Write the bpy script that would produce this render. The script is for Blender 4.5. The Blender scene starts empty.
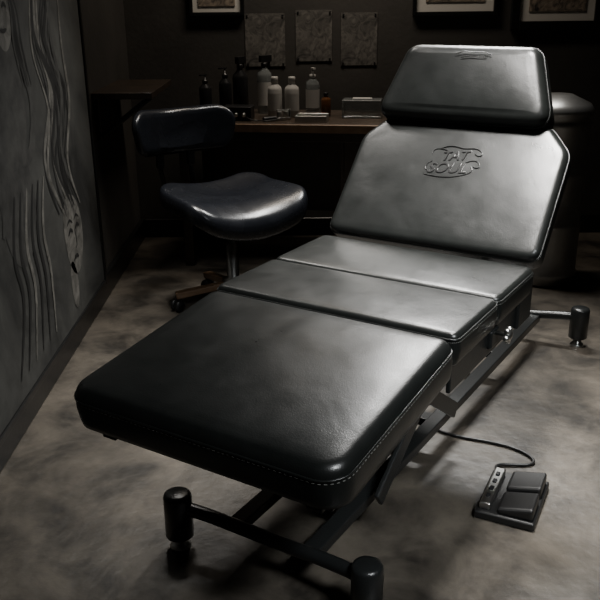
import bpy, bmesh, math, random
from mathutils import Vector, Matrix, noise
random.seed(4)
D=bpy.data; C=bpy.context
def link(o): C.scene.collection.objects.link(o); return o
# ---------------------------------------------------------------- materials
def mat(name,col,rough=.5,metal=0,noise_amt=0,nscale=8,bump=0,bscale=60,col2=None,spec=.5,coat=0,detail=6,dist=0,trans=0,emit=0):
    m=D.materials.new(name); m.use_nodes=True; nt=m.node_tree; b=nt.nodes['Principled BSDF']
    b.inputs['Base Color'].default_value=(*col,1); b.inputs['Roughness'].default_value=rough; b.inputs['Metallic'].default_value=metal
    b.inputs['Specular IOR Level'].default_value=spec; b.inputs['Coat Weight'].default_value=coat
    b.inputs['Transmission Weight'].default_value=trans
    tc=nt.nodes.new('ShaderNodeTexCoord')
    if col2:
        n=nt.nodes.new('ShaderNodeTexNoise'); n.inputs['Scale'].default_value=nscale; n.inputs['Detail'].default_value=detail; n.inputs['Distortion'].default_value=dist
        n.inputs['Roughness'].default_value=.66
        r=nt.nodes.new('ShaderNodeValToRGB'); r.color_ramp.elements[0].position=.36; r.color_ramp.elements[1].position=.66
        r.color_ramp.elements[0].color=(*col,1); r.color_ramp.elements[1].color=(*col2,1)
        nt.links.new(tc.outputs['Object'],n.inputs['Vector']); nt.links.new(n.outputs['Fac'],r.inputs['Fac']); nt.links.new(r.outputs['Color'],b.inputs['Base Color'])
    if bump:
        n2=nt.nodes.new('ShaderNodeTexNoise'); n2.inputs['Scale'].default_value=bscale; n2.inputs['Detail'].default_value=4
        bp=nt.nodes.new('ShaderNodeBump'); bp.inputs['Strength'].default_value=bump; bp.inputs['Distance'].default_value=.01
        nt.links.new(tc.outputs['Object'],n2.inputs['Vector']); nt.links.new(n2.outputs['Fac'],bp.inputs['Height']); nt.links.new(bp.outputs['Normal'],b.inputs['Normal'])
    if emit: b.inputs['Emission Color'].default_value=(*col,1); b.inputs['Emission Strength'].default_value=emit
    return m
def leather(name,col,r0=.3,r1=.5,wr=.35):
    m=D.materials.new(name); m.use_nodes=True; nt=m.node_tree; b=nt.nodes['Principled BSDF']; L=nt.links.new
    b.inputs['Base Color'].default_value=(*col,1)
    tc=nt.nodes.new('ShaderNodeTexCoord')
    def nz(s,d,dis=0,ro=.5):
        n=nt.nodes.new('ShaderNodeTexNoise'); n.inputs['Scale'].default_value=s; n.inputs['Detail'].default_value=d; n.inputs['Distortion'].default_value=dis; n.inputs['Roughness'].default_value=ro; L(tc.outputs['Object'],n.inputs['Vector']); return n
    big=nz(9,6,.3,.6); mr=nt.nodes.new('ShaderNodeMapRange'); mr.inputs['From Min'].default_value=.3; mr.inputs['From Max'].default_value=.7; mr.inputs['To Min'].default_value=r0; mr.inputs['To Max'].default_value=r1
    L(big.outputs['Fac'],mr.inputs['Value']); L(mr.outputs['Result'],b.inputs['Roughness'])
    cr=nt.nodes.new('ShaderNodeValToRGB'); cr.color_ramp.elements[0].position=.3; cr.color_ramp.elements[1].position=.7
    cr.color_ramp.elements[0].color=(*[c*.8 for c in col],1); cr.color_ramp.elements[1].color=(*[c*1.3 for c in col],1)
    mid=nz(14,10,.4,.7); L(mid.outputs['Fac'],cr.inputs['Fac']); L(cr.outputs['Color'],b.inputs['Base Color'])
    wrk=nz(7,2,.5); v=nt.nodes.new('ShaderNodeTexVoronoi'); v.inputs['Scale'].default_value=300; L(tc.outputs['Object'],v.inputs['Vector'])
    b1=nt.nodes.new('ShaderNodeBump'); b1.inputs['Strength'].default_value=wr; b1.inputs['Distance'].default_value=.006; L(wrk.outputs['Fac'],b1.inputs['Height'])
    crs=nz(24,3,1.0,.5); b3=nt.nodes.new('ShaderNodeBump'); b3.inputs['Strength'].default_value=wr; b3.inputs['Distance'].default_value=.0008; L(crs.outputs['Fac'],b3.inputs['Height']); L(b1.outputs['Normal'],b3.inputs['Normal'])
    b2=nt.nodes.new('ShaderNodeBump'); b2.inputs['Strength'].default_value=.2; b2.inputs['Distance'].default_value=.0007; L(v.outputs['Distance'],b2.inputs['Height']); L(b3.outputs['Normal'],b2.inputs['Normal']); L(b2.outputs['Normal'],b.inputs['Normal'])
    return m
M_leather=leather('black_leather',(.0075,.0085,.008),.27,.355,.24)
M_leather2=leather('chair_leather',(.007,.008,.0105),.22,.31,.12)
M_emb=leather('embossed_leather',(.006,.006,.006),.27,.36,.05)
M_stitch=mat('stitch_thread',(.13,.13,.12),.7)
M_frame=mat('black_powdercoat',(.011,.012,.012),.28,0,bump=.1,bscale=200)
M_rubber=mat('black_rubber',(.008,.008,.008),.42)
M_chrome=mat('brushed_steel',(.55,.55,.53),.28,1)
M_floor=mat('stained_concrete',(.020,.0175,.0145),.42,0,nscale=4.5,col2=(.105,.091,.073),bump=.25,bscale=22,detail=15,dist=.4)
M_wall=mat('dark_wall_paint',(.028,.026,.023),.6,0,nscale=1.5,col2=(.046,.042,.037),bump=.12,bscale=40)
M_ceil=mat('ceiling_paint',(.05,.048,.045),.9,bump=.1,bscale=30)
M_trim=mat('black_trim',(.007,.007,.007),.3,bump=.05,bscale=30)
M_wood=mat('worn_wood',(.13,.075,.04),.4,0,nscale=6,col2=(.22,.14,.08),bump=.15,bscale=20)
M_dwood=mat('dark_wood',(.02,.014,.01),.35,0,nscale=6,col2=(.035,.024,.016),bump=.1,bscale=20)
M_desk=mat('desk_laminate',(.045,.034,.026),.2,0,nscale=5,col2=(.09,.068,.052))
M_white=mat('white_plastic',(.40,.39,.37),.35)
M_label=mat('paper_label',(.45,.44,.42),.7)
M_black=mat('black_plastic',(.012,.012,.013),.3)
M_glass=mat('clear_plastic',(.5,.53,.53),.12,trans=.75)
M_amber=mat('amber_plastic',(.10,.04,.015),.2)
M_matboard=mat('mat_board',(.50,.48,.44),.8)
M_print=mat('art_print',(.02,.02,.02),.6,0,nscale=14,col2=(.3,.24,.18),dist=2.5)
M_flash=mat('flash_sheet',(.035,.033,.03),.6,0,nscale=16,col2=(.15,.14,.125),dist=1.8)
M_drum=mat('metal_drum',(.26,.255,.245),.38,.8,nscale=5,col2=(.38,.37,.35))
# ---------------------------------------------------------------- mesh helpers
def new(name,bm,m,parent=None,loc=(0,0,0),rot=(0,0,0),smooth=True,bev=0):
    me=D.meshes.new(name); bmesh.ops.recalc_face_normals(bm,faces=bm.faces); bm.to_mesh(me); bm.free()
    o=D.objects.new(name,me); link(o)
    for mm in (m if isinstance(m,(list,tuple)) else [m]): me.materials.append(mm)
    o.location=loc; o.rotation_euler=rot
    if parent: o.parent=parent
    if smooth is True:
        for p in me.polygons: p.use_smooth=True
    if bev:
        b=o.modifiers.new('bevel','BEVEL'); b.width=bev; b.segments=3; b.limit_method='ANGLE'; b.angle_limit=.6; b.harden_normals=False
    return o
def empty(name,loc=(0,0,0),rot=(0,0,0),parent=None):
    e=D.objects.new(name,None); link(e); e.location=loc; e.rotation_euler=rot; e.empty_display_size=.1
    if parent: e.parent=parent
    return e
def bbox(bm,c,s,mi=0,rot=None):
    r=bmesh.ops.create_cube(bm,size=1); M=Matrix.Translation(c)@(rot if rot else Matrix.Identity(4))@Matrix.Diagonal((*s,1))
    bmesh.ops.transform(bm,matrix=M,verts=r['verts'])
    for f in {f for v in r['verts'] for f in v.link_faces}: f.material_index=mi
def box(name,c,s,m,parent=None,bev=.004,rot=(0,0,0)):
    bm=bmesh.new(); bbox(bm,(0,0,0),s); return new(name,bm,m,parent,c,rot,False,bev)
def lathe(bm,prof,seg=32,off=(0,0,0),mi=0,cap=True):
    rings=[]
    for r,z in prof:
        rings.append([bm.verts.new((off[0]+max(r,1e-4)*math.cos(2*math.pi*i/seg),off[1]+max(r,1e-4)*math.sin(2*math.pi*i/seg),off[2]+z)) for i in range(seg)])
    for a,b in zip(rings,rings[1:]):
        for i in range(seg):
            f=bm.faces.new((a[i],a[(i+1)%seg],b[(i+1)%seg],b[i])); f.material_index=mi; f.smooth=True
    if cap:
        for q in (rings[0],rings[-1]):
            f=bm.faces.new(q); f.material_index=mi
def tube(name,pts,r,m,parent=None,cyc=False,kind='POLY',res=4,loc=(0,0,0),rot=(0,0,0)):
    cu=D.curves.new(name,'CURVE'); cu.dimensions='3D'; cu.bevel_depth=r; cu.bevel_resolution=res; cu.use_fill_caps=True
    if kind=='NURBS':
        s=cu.splines.new('NURBS'); s.points.add(len(pts)-1)
        for p,q in zip(s.points,pts): p.co=(*q,1)
        s.order_u=4; s.use_endpoint_u=not cyc; s.resolution_u=10
    else:
        s=cu.splines.new('POLY'); s.points.add(len(pts)-1)
        for p,q in zip(s.points,pts): p.co=(*q,1)
    s.use_cyclic_u=cyc
    o=D.objects.new(name,cu); link(o); cu.materials.append(m); o.location=loc; o.rotation_euler=rot
    if parent:o.parent=parent
    return o
def rounded(poly,rad,n=8):
    out=[]; N=len(poly)
    for i in range(N):
        p=Vector(poly[i]); a=Vector(poly[i-1]); b=Vector(poly[(i+1)%N]); r=rad[i]
        d1=(a-p).normalized(); d2=(b-p).normalized(); ang=d1.angle(d2); t=r/math.tan(ang/2)
        c=p+(d1+d2).normalized()*(r/math.sin(ang/2)); s=p+d1*t; e=p+d2*t
        a0=math.atan2(s.y-c.y,s.x-c.x); a1=math.atan2(e.y-c.y,e.x-c.x); da=(a1-a0+math.pi)%(2*math.pi)-math.pi
        for k in range(n+1):
            q=a0+da*k/n; out.append((c.x+r*math.cos(q),c.y+r*math.sin(q)))
    P=[Vector(o) for o in out]; res=[]; step=.012
    for i in range(len(P)):
        a,b=P[i],P[(i+1)%len(P)]; k=max(1,int((b-a).length/step))
        for j in range(k): res.append(a.lerp(b,j/k))
    return res
def pad(name,poly,rad,th,er,m,parent,loc,rot,crown=.006,wob=.0025,stitch=True,seed=0):
    O=rounded(poly,rad); N=len(O); nor=[]
    area=sum(O[i].x*O[(i+1)%N].y-O[(i+1)%N].x*O[i].y for i in range(N)); sg=1 if area>0 else -1
    for i in range(N):
        t=(O[(i+1)%N]-O[i-1]).normalized(); nor.append(Vector((t.y,-t.x))*sg)
    cen=Vector((sum(p.x for p in O)/N,sum(p.y for p in O)/N))
    prof=[(er*.6,-th),(.002,-th+.008),(0,-th+.02),(-.003,-th*.5),(0,-er)]
    for k in range(1,7):
        a=k/6*math.pi/2; prof.append((er*(1-math.cos(a)),-er+er*math.sin(a)))
    bm=bmesh.new(); rings=[]
    for ins,z in prof:
        rings.append([bm.verts.new((O[i].x-nor[i].x*ins,O[i].y-nor[i].y*ins,z)) for i in range(N)])
    base=[Vector((O[i].x-nor[i].x*er,O[i].y-nor[i].y*er)) for i in range(N)]
    PV=[Vector(p) for p in poly]; PN=len(PV)
    def soft(q):
        w=1.0
        for i in range(PN):
            a,b=PV[i],PV[(i+1)%PN]; e=(b-a).normalized(); d=abs((q-a).x*e.y-(q-a).y*e.x)-er*.6
            w*=1-math.exp(-max(0,d)/.055)
        return w
    K=22
    for k in range(1,K):
        s=1-k/K
        ring=[]
        for p in base:
            q=cen+(p-cen)*s; w=soft(q)-0
            ring.append(bm.verts.new((q.x,q.y,crown*w*1.3+(noise.noise(Vector((q.x*5+seed,q.y*5,seed)))*wob+noise.noise(Vector((q.x*13+seed,q.y*13,seed+3)))*wob*.3)*w)))
        rings.append(ring)
    for a,b in zip(rings,rings[1:]):
        for i in range(N): bm.faces.new((a[i],a[(i+1)%N],b[(i+1)%N],b[i]))
    bm.faces.new(rings[0]); c=bm.verts.new((cen.x,cen.y,sum(v.co.z for v in rings[-1])/N))
    for i in range(N): bm.faces.new((rings[-1][i],rings[-1][(i+1)%N],c))
    o=new(name,bm,m,parent,loc,rot)
    if stitch:
        z=-er*.95
        tube(name+'_welt',[(O[i].x+nor[i].x*.001,O[i].y+nor[i].y*.001,z) for i in range(0,N)],.0024,m,parent,True,loc=loc,rot=rot,res=2)
        bm=bmesh.new()
        for i in range(0,N):
            a=O[i]+nor[i]*.0018; b=O[(i+1)%N]+nor[(i+1)%N]*.0018
            d=b-a
            if d.length<.003: continue
            mid=(a+b)/2; ang=math.atan2(d.y,d.x)
            bbox(bm,(mid.x,mid.y,z-.007),(d.length*.5,.0012,.0012),0,Matrix.Rotation(ang,4,'Z'))
        new(name+'_stitching',bm,M_stitch,parent,loc,rot,False)
    return o
# ---------------------------------------------------------------- room
bm=bmesh.new(); bbox(bm,(.6,0,-.05),(3.4,6.0,.1)); new('floor',bm,M_floor,smooth=False)
bm=bmesh.new(); bbox(bm,(.6,0,2.75),(3.4,6.0,.1)); new('ceiling',bm,M_ceil,smooth=False)
bm=bmesh.new(); bbox(bm,(-1.06,0,1.35),(.1,6.0,2.7)); new('wall_left',bm,M_wall,smooth=False)
bm=bmesh.new(); bbox(bm,(.6,2.92,1.35),(3.4,.1,2.7)); new('wall_back',bm,M_wall,smooth=False)
bm=bmesh.new(); bbox(bm,(2.25,0,1.35),(.1,6.0,2.7)); new('wall_right',bm,M_wall,smooth=False)
bm=bmesh.new(); bbox(bm,(.6,-2.95,1.35),(3.4,.1,2.7)); new('wall_front',bm,M_wall,smooth=False)
box('baseboard_left',(-.997,0,.055),(.026,5.78,.11),M_trim,bev=.005)
box('baseboard_back',(.6,2.857,.055),(3.16,.026,.11),M_trim,bev=.005)
# ---------------------------------------------------------------- tattoo bed
yaw=.5587
bed=empty('tattoo_bed',rot=(0,0,-yaw))
H=.6255; L1=.5618; h=.35; s1=.1218
pad('leg_cushion',[(-h,-L1),(h,-L1),(h,-.004),(-h,-.004)],[.06,.06,.036,.036],.105,.030,M_leather,bed,(0,0,H),(s1,0,0),.005,seed=1)
pad('seat_cushion_front',[(-h,.003),(h,.003),(h,.289),(-h,.289)],[.022]*4,.085,.015,M_leather,bed,(0,0,H),(0,0,0),.006,seed=5)
pad('seat_cushion_rear',[(-h,.292),(h,.292),(h,.592),(-h,.592)],[.022,.022,.025,.025],.085,.015,M_leather,bed,(0,0,H),(0,0,0),.006,seed=9)
al=.8348
pad('back_cushion',[(-h,.02),(h,.02),(h,.39),(.275,.475),(-.275,.475),(-h,.39)],[.035,.035,.07,.04,.04,.07],.085,.022,M_leather,bed,(0,.5916,H),(al,0,0),.004,seed=13)
HR=(-.016,.855,.988); hr=1.04
pad('headrest_cushion',[(-.29,0),(.287,0),(.28,.06),(.212,.26),(-.235,.26),(-.283,.06)],[.04,.04,.08,.05,.05,.08],.12,.034,M_leather,bed,HR,(hr,0,0),.012,seed=17)
lg=empty('embossed_logo',(.0,.5916,H),(al,0,0),bed)
def letters(t,x,y,sz,rz=0,par=lg,z=.0060):
    cu=D.curves.new('embossed_letters','FONT'); cu.body=t; cu.size=sz; cu.extrude=.0010; cu.bevel_depth=.0008; cu.align_x='CENTER'; cu.shear=.3
    o=D.objects.new('embossed_letters',cu); link(o); cu.materials.append(M_emb); o.parent=par; o.location=(x,y,z); o.rotation_euler=(0,0,rz)
letters('TAT',.005,.318,.047,.12); letters('SOUL',-.008,.270,.052,.08)
def sw(pts,r=.0016,par=lg,z=.006,k=.85): tube('embossed_swirl',[(a*k,(b-.3)*k+.3 if k!=1 else b,z) for a,b in pts],r,M_emb,par,kind='NURBS',res=2)
sw([(-.06,.365),(-.02,.39),(.03,.365),(.07,.385),(.12,.36),(.10,.34),(.08,.355)])
sw([(-.085,.34),(-.09,.365),(-.06,.37),(-.03,.36)])
sw([(.05,.31),(.085,.335),(.12,.315),(.11,.29),(.09,.30)])
sw([(-.09,.25),(-.02,.24),(.06,.255),(.10,.28),(.08,.30)])
sw([(-.075,.31),(-.105,.29),(-.095,.262),(-.075,.27)])
hl=empty('headrest_logo',HR,(hr,0,0),bed)
sw([(-.05,.212),(-.02,.227),(.01,.212),(.04,.227),(.07,.212)],.0015,hl,.0125,1); sw([(-.03,.2),(0,.212),(.03,.2),(.055,.207)],.0015,hl,.0125,1)
# under-frames
bm=bmesh.new()
for u in (-.27,.27): bbox(bm,(u,-.27,-.12),(.04,.52,.035))
for v in (-.5,-.27,-.04): bbox(bm,(0,v,-.12),(.58,.04,.035))
bbox(bm,(0,-.28,-.108),(.64,.52,.012))
new('leg_frame',bm,M_frame,bed,(0,0,H),(s1,0,0),False,.004)
bm=bmesh.new()
for u in (-.3,.3): bbox(bm,(u,.3,-.115),(.04,.6,.05))
for v in (.03,.3,.57): bbox(bm,(0,v,-.115),(.6,.04,.05))
bbox(bm,(0,.3,-.092),(.66,.58,.012))
for u in (-.327,.327): bbox(bm,(u,.3,-.12),(.012,.56,.085))
new('seat_frame',bm,M_frame,bed,(0,0,H),(0,0,0),False,.004)
bm=bmesh.new()
for u in (-.22,.22): bbox(bm,(u,.26,-.11),(.04,.44,.04))
for v in (.1,.42): bbox(bm,(0,v,-.11),(.48,.04,.04))
bbox(bm,(0,.24,-.09),(.60,.40,.012))
new('back_frame',bm,M_frame,bed,(0,.5916,H),(al,0,0),False,.004)
bm=bmesh.new()
for u in (-.1,.1): bbox(bm,(u,.02,-.155),(.025,.30,.02))
bbox(bm,(0,.1,-.135),(.3,.16,.03))
new('headrest_bracket',bm,M_frame,bed,HR,(hr,0,0),False,.004)
V0,V1,BL,BR=-.30,1.56,-.266,.284
bm=bmesh.new()
for u in (BL,BR):
    for v in (V0,V1):
        lathe(bm,[(.030,.035),(.037,.040),(.037,.155),(.034,.163),(.026,.167),(0,.168)],32,(u,v,0))
new('base_posts',bm,M_frame,bed)
bm=bmesh.new()
for u in (BL,BR):
    for v in (V0,V1):
        lathe(bm,[(.028,0),(.028,.008),(.022,.014),(.016,.018),(.016,.036)],24,(u,v,0))
new('levelling_feet',bm,M_chrome,bed)
for v,s in ((V0,1),(V1,-1)):
    tube('cross_tube',[(BL,v,.125),(BL*.75,v+.01*s,.125),(BL*.4,v+.025*s,.11),(0,v+.03*s,.105),(BR*.4,v+.025*s,.11),(BR*.75,v+.01*s,.125),(BR,v,.125)],.018,M_frame,bed,kind='NURBS')
bm=bmesh.new()
for u in (-.11,.11): bbox(bm,(u,(V0+V1)/2,.10),(.045,V1-V0-.05,.03))
for v in (-.02,.5,1.1): bbox(bm,(0,v,.10),(.26,.05,.028))
new('base_rails',bm,M_frame,bed,bev=.004,smooth=False)
bm=bmesh.new()
def bar(a,b,w,t):
    a=Vector(a);b=Vector(b);d=b-a; q=d.to_track_quat('Y','Z').to_matrix().to_4x4(); bbox(bm,(a+b)/2,(t,d.length,w),0,q)
for u in (-.17,.17):
    bar((u,-.02,.13),(u,.52,.49),.05,.014); bar((u*.9,.55,.13),(u*.9,.02,.49),.05,.014)
bar((-.18,.26,.31),(.18,.26,.31),.03,.03); bar((-.2,.02,.48),(.2,.02,.48),.03,.03); bar((-.2,.52,.48),(.2,.52,.48),.03,.03)
bbox(bm,(0,.3,.2),(.16,.34,.13)); bbox(bm,(0,.26,.455),(.3,.46,.03))
new('scissor_lift',bm,M_frame,bed,bev=.004,smooth=False)
bm=bmesh.new(); bbox(bm,(.335,.56,.53),(.016,.12,.14)); bbox(bm,(-.335,.56,.53),(.016,.12,.14))
bbox(bm,(.33,.30,.51),(.03,.06,.05))
new('hinge_plates',bm,M_frame,bed,bev=.006,smooth=False)
bm=bmesh.new(); lathe(bm,[(.006,0),(.006,.03),(.016,.032),(.018,.04),(.016,.047),(.008,.05),(0,.051)],10)
for k in range(5):
    a=k*2*math.pi/5; lathe(bm,[(.007,.033),(.008,.04),(.007,.046),(0,.047)],10,(.016*math.cos(a),.016*math.sin(a),0))
new('star_knob',bm,M_chrome,bed,(.338,.30,.525),(0,math.pi/2,0))
tube('lift_actuator',[(0,.62,.16),(0,.95,.14)],.028,M_frame,bed)
tube('backrest_gas_strut',[(.18,.55,.50),(.18,.83,.76)],.011,M_chrome,bed)
# ---------------------------------------------------------------- foot pedal
fp=empty('foot_pedal',(.535,.07,0),(0,0,-.45))
box('pedal_base',(0,0,.012),(.165,.235,.024),M_rubber,fp,.006)
def wedge(name,x,y,w,l):
    bm=bmesh.new(); vs=[]
    for (a,b,z0,z1) in ((-w/2,-l/2,.022,.040),(w/2,-l/2,.022,.060),(w/2,l/2,.022,.060),(-w/2,l/2,.022,.040)):
        vs.append((bm.verts.new((a,b,z0)),bm.verts.new((a,b,z1))))
    bm.faces.new([v[0] for v in vs]); bm.faces.new([v[1] for v in vs])
    for i in range(4):
        p,q=vs[i],vs[(i+1)%4]; bm.faces.new((p[0],q[0],q[1],p[1]))
    new(name,bm,M_rubber,fp,(x,y,0),bev=.009,smooth=False)
wedge('rocker_up',.026,.058,.098,.098); wedge('rocker_down',.026,-.058,.098,.098)
box('steel_selector_bar',(-.057,0,.034),(.030,.20,.02),M_chrome,fp,.004)
bm=bmesh.new()
for y in (-.06,-.02,.02,.06): bbox(bm,(-.057,y,.046),(.012,.018,.005))
new('selector_buttons',bm,M_black,fp,bev=.002,smooth=False)
tube('pedal_cable',[(-.052,.09,.02),(-.10,.16,.008),(-.06,.19,.006),(.02,.21,.006),(.015,.26,.006),(-.06,.30,.006),(-.16,.30,.006),(-.30,.28,.006),(-.42,.36,.006),(-.46,.52,.006)],.005,M_rubber,fp,kind='NURBS')
# ---------------------------------------------------------------- artist chair
ch=empty('tattoo_artist_chair',(-.37,1.69,0),(0,0,.60))   # faces local -Y
w=.30
st=pad('seat',[(-w,-.25),(w,-.25),(w*.9,.23),(-w*.9,.23)],[.10,.10,.12,.12],.09,.035,M_leather2,ch,(0,0,.525),(0,0,0),.004,seed=21,stitch=False)
for v in st.data.vertices:
    x,y=v.co.x,v.co.y; v.co.z+= .062*(x/w)**2 + .06*max(0,(y-.05)/.2)**2 - .04*max(0,(-y-.1)/.13)**2*(1-(x/w)**2*.5) -.015
bk=pad('backrest',[(-.23,0),(.23,0),(.27,.2),(-.27,.2)],[.06,.06,.08,.08],.065,.028,M_leather2,ch,(-.08,.30,.68),(math.radians(80),0,0),.004,seed=25,stitch=False)
for v in bk.data.vertices: v.co.z+=.14*(v.co.x/.27)**2
bm=bmesh.new()
for s in(-1,1):
    pts=[(s*.06,.05,.41),(s*.07-.02,.28,.41),(s*.08-.05,.375,.45),(s*.08-.07,.385,.60),(s*.08-.07,.375,.76)]
    for a,b in zip(pts,pts[1:]): bar(a,b,.02,.035)
bbox(bm,(0,.02,.418),(.26,.26,.02))
new('back_support',bm,M_frame,ch,bev=.004,smooth=False)
bm=bmesh.new(); lathe(bm,[(.05,.08),(.05,.13),(.028,.14),(.028,.30),(.018,.30),(.018,.41)],24)
new('gas_column',bm,M_chrome,ch)
bm=bmesh.new()
for k in range(5):
    a=k*2*math.pi/5+.3; bar((.03*math.cos(a),.03*math.sin(a),.105),(.27*math.cos(a),.27*math.sin(a),.075),.03,.04)
new('star_base',bm,M_wood,ch,bev=.006,smooth=False)
bm=bmesh.new()
for k in range(5):
    a=k*2*math.pi/5+.3; cx,cy=.265*math.cos(a),.265*math.sin(a)
    for s in(-1,1):
        b2=bmesh.new(); lathe(b2,[(.0,-.01),(.024,-.01),(.027,-.006),(.027,.006),(.024,.01),(0,.01)],20)
        bmesh.ops.transform(b2,matrix=Matrix.Translation((cx,cy,.027))@Matrix.Rotation(a+.6,4,'Z')@Matrix.Translation((0,s*.015,0))@Matrix.Rotation(math.pi/2,4,'X'),verts=b2.verts)
        me=D.meshes.new('t'); b2.to_mesh(me); b2.free(); bm.from_mesh(me); D.meshes.remove(me)
    bbox(bm,(cx,cy,.05),(.015,.015,.05))
new('casters',bm,M_rubber,ch,smooth=False)
# ---------------------------------------------------------------- desk
dr=-.15; DX,DY=.05,2.43
dk=empty('desk',(DX,DY,0),(0,0,dr))
box('desk_top',(0,0,.745),(1.4,.52,.03),M_desk,dk,.004)
box('wood_edging',(0,-.268,.738),(1.4,.016,.04),M_wood,dk,.003)
bm=bmesh.new()
for x in (-.67,.67):
    for y in(-.22,.22): bbox(bm,(x,y,.365),(.05,.05,.73))
bbox(bm,(0,.24,.45),(1.3,.02,.5)); bbox(bm,(0,-.235,.70),(1.3,.02,.06))
new('desk_legs',bm,M_dwood,dk,bev=.004,smooth=False)
bm=bmesh.new(); bbox(bm,(.38,0,.36),(.5,.44,.72))
for k in range(3): bbox(bm,(.38,-.228,.14+k*.22),(.46,.018,.2))
new('drawers',bm,M_dwood,dk,bev=.004,smooth=False)
cd,sd=math.cos(dr),math.sin(dr)
def ondesk(x,y): return (DX+x*cd-y*sd,DY+x*sd+y*cd,.761)
def bottle(name,x,y,hh,r,body,cap,kind='pump',label=True):
    bm=bmesh.new()
    lathe(bm,[(r*.9,0),(r,.006),(r,hh*.68),(r*.9,hh*.74),(r*.4,hh*.82),(r*.36,hh*.86)],24,(0,0,0),0)
    if label: lathe(bm,[(r*1.012,hh*.15),(r*1.012,hh*.58)],24,(0,0,0),1,False)
    if kind=='pump':
        lathe(bm,[(r*.45,hh*.84),(r*.45,hh*.92),(r*.12,hh*.93),(r*.12,hh*1.05)],16,(0,0,0),2); bbox(bm,(r*.4,0,hh*1.06),(r*1.3,r*.4,hh*.035),2)
    elif kind=='spray':
        lathe(bm,[(r*.42,hh*.84),(r*.42,hh*.92),(r*.3,hh*.93)],16,(0,0,0),2); bbox(bm,(-r*.2,0,hh*1.0),(r*1.8,r*.55,hh*.12),2); bbox(bm,(-r*.8,0,hh*.92),(r*.18,r*.35,hh*.13),2)
    else: lathe(bm,[(r*.5,hh*.84),(r*.5,hh*.98),(r*.44,hh)],20,(0,0,0),2)
    return new(name,bm,[body,M_label,cap],None,ondesk(x,y),(0,0,random.uniform(-2.6,-1.2)),'auto')
items=[('pump_bottle',-.62,.06,.19,.033,M_black,M_black,'pump',False),('pump_bottle',-.52,.10,.22,.034,M_black,M_black,'pump',False),('spray_bottle',-.42,.02,.28,.040,M_black,M_black,'spray',False),
('spray_bottle',-.31,.12,.28,.040,M_glass,M_black,'spray',True),('squeeze_bottle',-.235,-.0,.20,.037,M_white,M_white,'cap',True),('squeeze_bottle',-.145,.0,.20,.037,M_white,M_white,'cap',True),('pump_bottle',-.05,.10,.22,.036,M_glass,M_white,'pump',True),
('squeeze_bottle',.03,.02,.12,.026,M_amber,M_black,'cap',False),('squeeze_bottle',.40,.02,.2,.028,M_white,M_white,'cap',False),('squeeze_bottle',.47,.06,.22,.028,M_white,M_white,'cap',False),('pump_bottle',.60,.05,.2,.034,M_black,M_white,'pump',True)]
for it in items: bottle(*it)
gx=ondesk(.22,.0)
bm=bmesh.new(); bbox(bm,(0,0,.045),(.2,.11,.09)); bbox(bm,(0,0,.092),(.1,.04,.01),1)
new('glove_box',bm,[M_glass,M_white],None,gx,(0,0,dr),False,.004)
bm=bmesh.new(); bbox(bm,(0,0,.006),(.16,.11,.012)); 
for s in(-1,1): bbox(bm,(s*.075,0,.015),(.008,.11,.03)); bbox(bm,(0,s*.052,.015),(.16,.008,.03))
new('instrument_tray',bm,M_chrome,None,ondesk(-.02,-.15),(0,0,dr),False,.002)
ps=empty('tattoo_power_supply',ondesk(-.40,-.14),(0,0,dr))
box('case',(0,0,.035),(.15,.10,.07),M_black,ps,.006)
bm=bmesh.new()
for x in(-.04,.0,.04):
    b2=bmesh.new(); lathe(b2,[(.011,0),(.010,.014),(0,.014)],16); bmesh.ops.transform(b2,matrix=Matrix.Translation((x,-.05,.03))@Matrix.Rotation(math.pi/2,4,'X'),verts=b2.verts)
    me=D.meshes.new('t'); b2.to_mesh(me); b2.free(); bm.from_mesh(me); D.meshes.remove(me)
new('knobs',bm,M_chrome,ps,smooth=False)
tube('clip_cord',[(.05,-.05,.02),(.08,-.08,.006),(.12,-.06,.006),(.16,-.09,.006),(.2,-.04,.006),(.23,-.02,.012)],.003,M_rubber,ps,kind='NURBS')
tm=empty('tattoo_machine',ondesk(-.17,-.14),(0,0,.5))
bm=bmesh.new(); 
for x in(-.018,.018): lathe(bm,[(.013,.012),(.014,.014),(.014,.042),(.013,.044)],18,(x,0,0))
bbox(bm,(0,0,.008),(.075,.03,.012)); bbox(bm,(.036,0,.03),(.006,.03,.05)); bbox(bm,(0,0,.05),(.07,.014,.006))
new('coils_and_frame',bm,M_chrome,tm,bev=.001,smooth=False)
tube('grip',[(-.04,0,.013),(-.11,0,.012)],.011,M_black,tm)
# ---------------------------------------------------------------- steel drum bin
bm=bmesh.new(); R=.155
pr=[(R-.01,0),(R,.01)]
for z in (.05,.3,.55,.78): pr+=[(R,z-.012),(R+.007,z),(R,z+.012)]
pr+=[(R,.82),(R+.008,.825),(R+.008,.845),(R*.95,.87),(R*.4,.91),(0,.915)]
lathe(bm,pr,48); new('metal_trash_can',bm,M_drum,None,(1.16,2.02,0))
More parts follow.
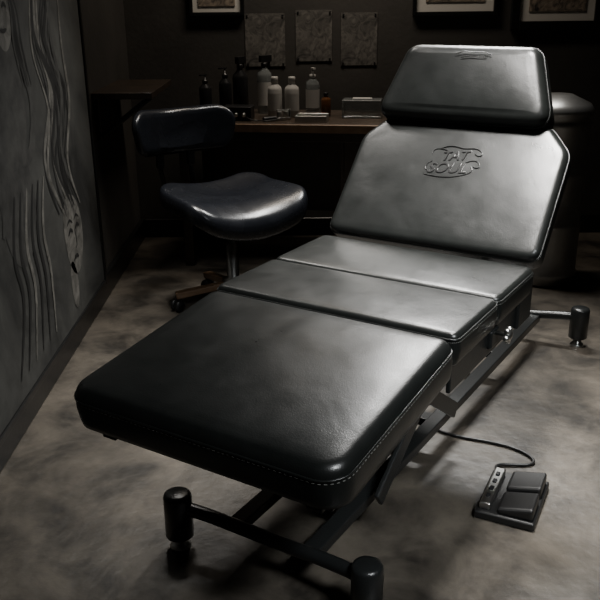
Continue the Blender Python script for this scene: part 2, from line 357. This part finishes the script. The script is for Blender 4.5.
# ---------------------------------------------------------------- wall things
def picture(name,c,w,hh,axis,fm,art,mw=.05,fw=.035):
    e=empty(name,c,(0,0,0) if axis=='y' else (0,0,math.pi/2))
    bm=bmesh.new()
    for s in(-1,1): bbox(bm,(s*(w/2-fw/2),0,0),(fw,.03,hh)); bbox(bm,(0,0,s*(hh/2-fw/2)),(w-2*fw,.03,fw))
    new('frame',bm,fm,e,bev=.004,smooth=False)
    bm=bmesh.new(); bbox(bm,(0,.004,0),(w-2*fw,.01,hh-2*fw)); new('mat_board',bm,M_matboard,e,smooth=False)
    bm=bmesh.new(); bbox(bm,(0,-.003,0),(w-2*fw-2*mw,.006,hh-2*fw-2*mw)); new('print',bm,art,e,smooth=False)
    return e
picture('framed_picture',(.80,2.853,1.51),.46,.54,'y',M_trim,M_print,.05,.02)
picture('framed_picture',(1.36,2.853,1.44),.5,.56,'y',M_trim,M_print,.05,.045)
picture('framed_picture',(-.50,2.853,1.48),.30,.46,'y',M_trim,M_print,.03,.02)
for i,(x,z,ww,hh) in enumerate([(-.24,1.12,.22,.28),(.03,1.14,.2,.27),(.28,1.12,.2,.28)]):
    e=empty('tattoo_flash_sheet',(x,2.866,z))
    bm=bmesh.new(); bbox(bm,(0,0,0),(ww,.004,hh)); new('paper',bm,M_flash,e,smooth=False)
    bm=bmesh.new()
    for s in(-1,1):
        for t in(-1,1): bbox(bm,(s*(ww/2-.012),-.004,t*(hh/2-.012)),(.01,.006,.01))
    new('pins',bm,M_black,e,smooth=False)
ca=empty('wall_painting',(-1.005,1.0,.86))
M_canvas=mat('painted_canvas',(.010,.0105,.010),.7,0,nscale=2.2,col2=(.07,.071,.066),dist=.6,detail=9)
M_ink=mat('ink_dark',(.005,.005,.005),.7); M_pale=mat('paint_pale',(.17,.165,.15),.7,0,nscale=14,col2=(.05,.048,.043),dist=1); M_mid=mat('paint_grey',(.022,.022,.021),.7,0,nscale=12,col2=(.06,.06,.056))
bm=bmesh.new(); bbox(bm,(.012,0,0),(.024,1.5,1.5)); new('canvas',bm,M_canvas,ca,bev=.003,smooth=False)
bm=bmesh.new()
for s in(-1,1): bbox(bm,(.014,s*.762,0),(.034,.024,1.548)); bbox(bm,(.014,0,s*.762),(.034,1.5,.024))
new('canvas_frame',bm,M_trim,ca,bev=.003,smooth=False)
def stroke(pts,wd,m,name='brush_stroke',x=.0255):
    P=[Vector(p) for p in pts]; Q=[]
    for i in range(len(P)-1):
        p0=P[max(i-1,0)];p1=P[i];p2=P[i+1];p3=P[min(i+2,len(P)-1)]
        for k in range(8):
            t=k/8; Q.append(.5*((2*p1)+(p2-p0)*t+(2*p0-5*p1+4*p2-p3)*t*t+(3*p1-p0-3*p2+p3)*t**3))
    Q.append(P[-1]); n=len(Q); bm=bmesh.new(); pr=None
    for i,q in enumerate(Q):
        d=(Q[min(i+1,n-1)]-Q[max(i-1,0)]).normalized(); nn=Vector((-d.y,d.x)); ww=wd*math.sin(math.pi*(.06+.9*i/(n-1)))**.7/2
        cur=(bm.verts.new((x,*(q+nn*ww))),bm.verts.new((x,*(q-nn*ww))))
        if pr: bm.faces.new((pr[0],pr[1],cur[1],cur[0]))
        pr=cur
    new(name,bm,m,ca,smooth=False)
def blob(c,ry,rz,m,x=.0252,tilt=0,name='painted_shape'):
    bm=bmesh.new(); vs=[]
    for k in range(40):
        a=2*math.pi*k/40; y=ry*math.cos(a); z=rz*math.sin(a)*(1-.12*math.cos(a)); vs.append(bm.verts.new((x,c[0]+y*math.cos(tilt)-z*math.sin(tilt),c[1]+y*math.sin(tilt)+z*math.cos(tilt))))
    bm.faces.new(vs); new(name,bm,m,ca,smooth=False)
blob((.32,-.40),.13,.17,M_pale,tilt=.25); blob((.26,-.60),.05,.10,M_pale,tilt=.1)
for yy in(.27,.37):
    stroke([(yy-.035,-.39),(yy,-.375),(yy+.035,-.39)],.016,M_ink,x=.0262); stroke([(yy-.04,-.35),(yy,-.335),(yy+.04,-.355)],.01,M_ink,x=.0262)
stroke([(.335,-.39),(.345,-.45),(.32,-.465)],.009,M_ink,x=.0262); stroke([(.28,-.505),(.32,-.495),(.355,-.508)],.018,M_ink,x=.0262)
R=random.Random(11)
for k in range(18):
    y0=.15+.018*k; z0=-.28+.03*math.sin(k)
    stroke([(y0,z0),(y0-.1+R.uniform(-.05,.05),z0+.2),(y0+R.uniform(-.1,.12),z0+.42),(y0-.12+R.uniform(-.1,.1),z0+.65),(y0+R.uniform(-.1,.1),z0+.9)],R.uniform(.012,.04),R.choice([M_ink,M_ink,M_mid,M_pale]),x=.0254+k*.00003)
blob((-.22,.46),.085,.115,M_pale,tilt=.2); blob((-.25,.16),.15,.26,M_mid,tilt=-.15,x=.0250); blob((-.28,-.14),.17,.2,M_mid,tilt=.2,x=.0251)
for yy in(-.255,-.19): stroke([(yy-.022,.475),(yy,.485),(yy+.022,.475)],.014,M_ink,x=.0262)
stroke([(-.25,.41),(-.22,.405),(-.19,.41)],.014,M_ink,x=.0262)
stroke([(-.37,.33),(-.45,.15),(-.38,-.02),(-.46,-.2)],.07,M_mid); stroke([(-.12,.33),(-.02,.18),(-.08,.02),(-.2,-.02)],.06,M_mid,x=.0257)
for k in range(6):
    y0=-.42+k*.065
    stroke([(y0+.1,-.1),(y0+.03,-.28),(y0+.06,-.45),(y0-.06+.02*k,-.68)],.026,(M_ink,M_ink,M_pale)[k%3],x=.026+k*.00003)
for k in range(10):
    s=-1 if k<5 else 1; kk=k%5
    stroke([(-.22+s*.03,.57),(-.22+s*(.09+.012*kk),.48),(-.22+s*(.08+.02*kk),.36),(-.22+s*(.13+.02*kk),.22)],.016,(M_ink,M_ink,M_mid)[k%3],x=.0264+k*.00003)
ws=empty('wall_shelf',(-1.01,2.25,.93))
box('shelf_board',(.14,0,0),(.28,.62,.03),M_dwood,ws,.004)
bm=bmesh.new()
for s in(-1,1):
    bbox(bm,(.008,s*.24,-.11),(.016,.03,.19)); bar((.02,s*.24,-.19),(.24,s*.24,-.025),.02,.02)
new('brackets',bm,M_frame,ws,bev=.002,smooth=False)
# ---------------------------------------------------------------- lights
def area(name,loc,tgt,sx,sy,p,col=(1,1,1),spread=180):
    l=D.lights.new(name,'AREA'); l.shape='RECTANGLE'; l.size=sx; l.size_y=sy; l.energy=p; l.color=col; l.spread=math.radians(spread)
    o=D.objects.new(name,l); link(o); o.location=loc; o.rotation_euler=(Vector(tgt)-Vector(loc)).to_track_quat('-Z','Y').to_euler(); return o
area('ceiling_softbox_rear',(.75,2.1,2.66),(.4,.6,.5),.7,.35,38,(1,.99,.96),80)
area('ceiling_softbox_main',(.4,.35,2.66),(.48,.5,0),.35,.35,17,(1,.97,.93),48)
area('ceiling_softbox_left',(-.55,1.5,2.66),(-.3,1.1,0),.4,.3,10,(1,.96,.9),55)
area('front_fill',(1.1,-1.9,2.6),(.25,0,.15),.7,.4,7,(.95,.98,1),42)  # added fill behind the camera, lifts the bed front and rims the posts
area('desk_fill',(.1,2.35,2.6),(.1,2.6,.8),.9,.2,12,(1,.88,.74),130)  # unseen fill added to brighten the desk and back wall, no fitting here
w=D.worlds.new('world'); C.scene.world=w; w.use_nodes=True; w.node_tree.nodes['Background'].inputs[0].default_value=(.02,.02,.02,1)
# ---------------------------------------------------------------- camera
f,pit,roll,cx,cy,cz=828.4,.3567,-.011,-.063,-1.9387,1.3716
fw=Vector((0,math.cos(pit),-math.sin(pit))); r=Vector((1,0,0)); u=Vector((0,math.sin(pit),math.cos(pit)))
r2=r*math.cos(roll)+u*math.sin(roll); u2=-r*math.sin(roll)+u*math.cos(roll)
cam=D.cameras.new('camera'); cam.sensor_width=36; cam.lens=f/600*36; co=D.objects.new('camera',cam); link(co)
co.matrix_world=Matrix(((r2.x,u2.x,-fw.x,cx),(r2.y,u2.y,-fw.y,cy),(r2.z,u2.z,-fw.z,cz),(0,0,0,1)))
C.scene.camera=co
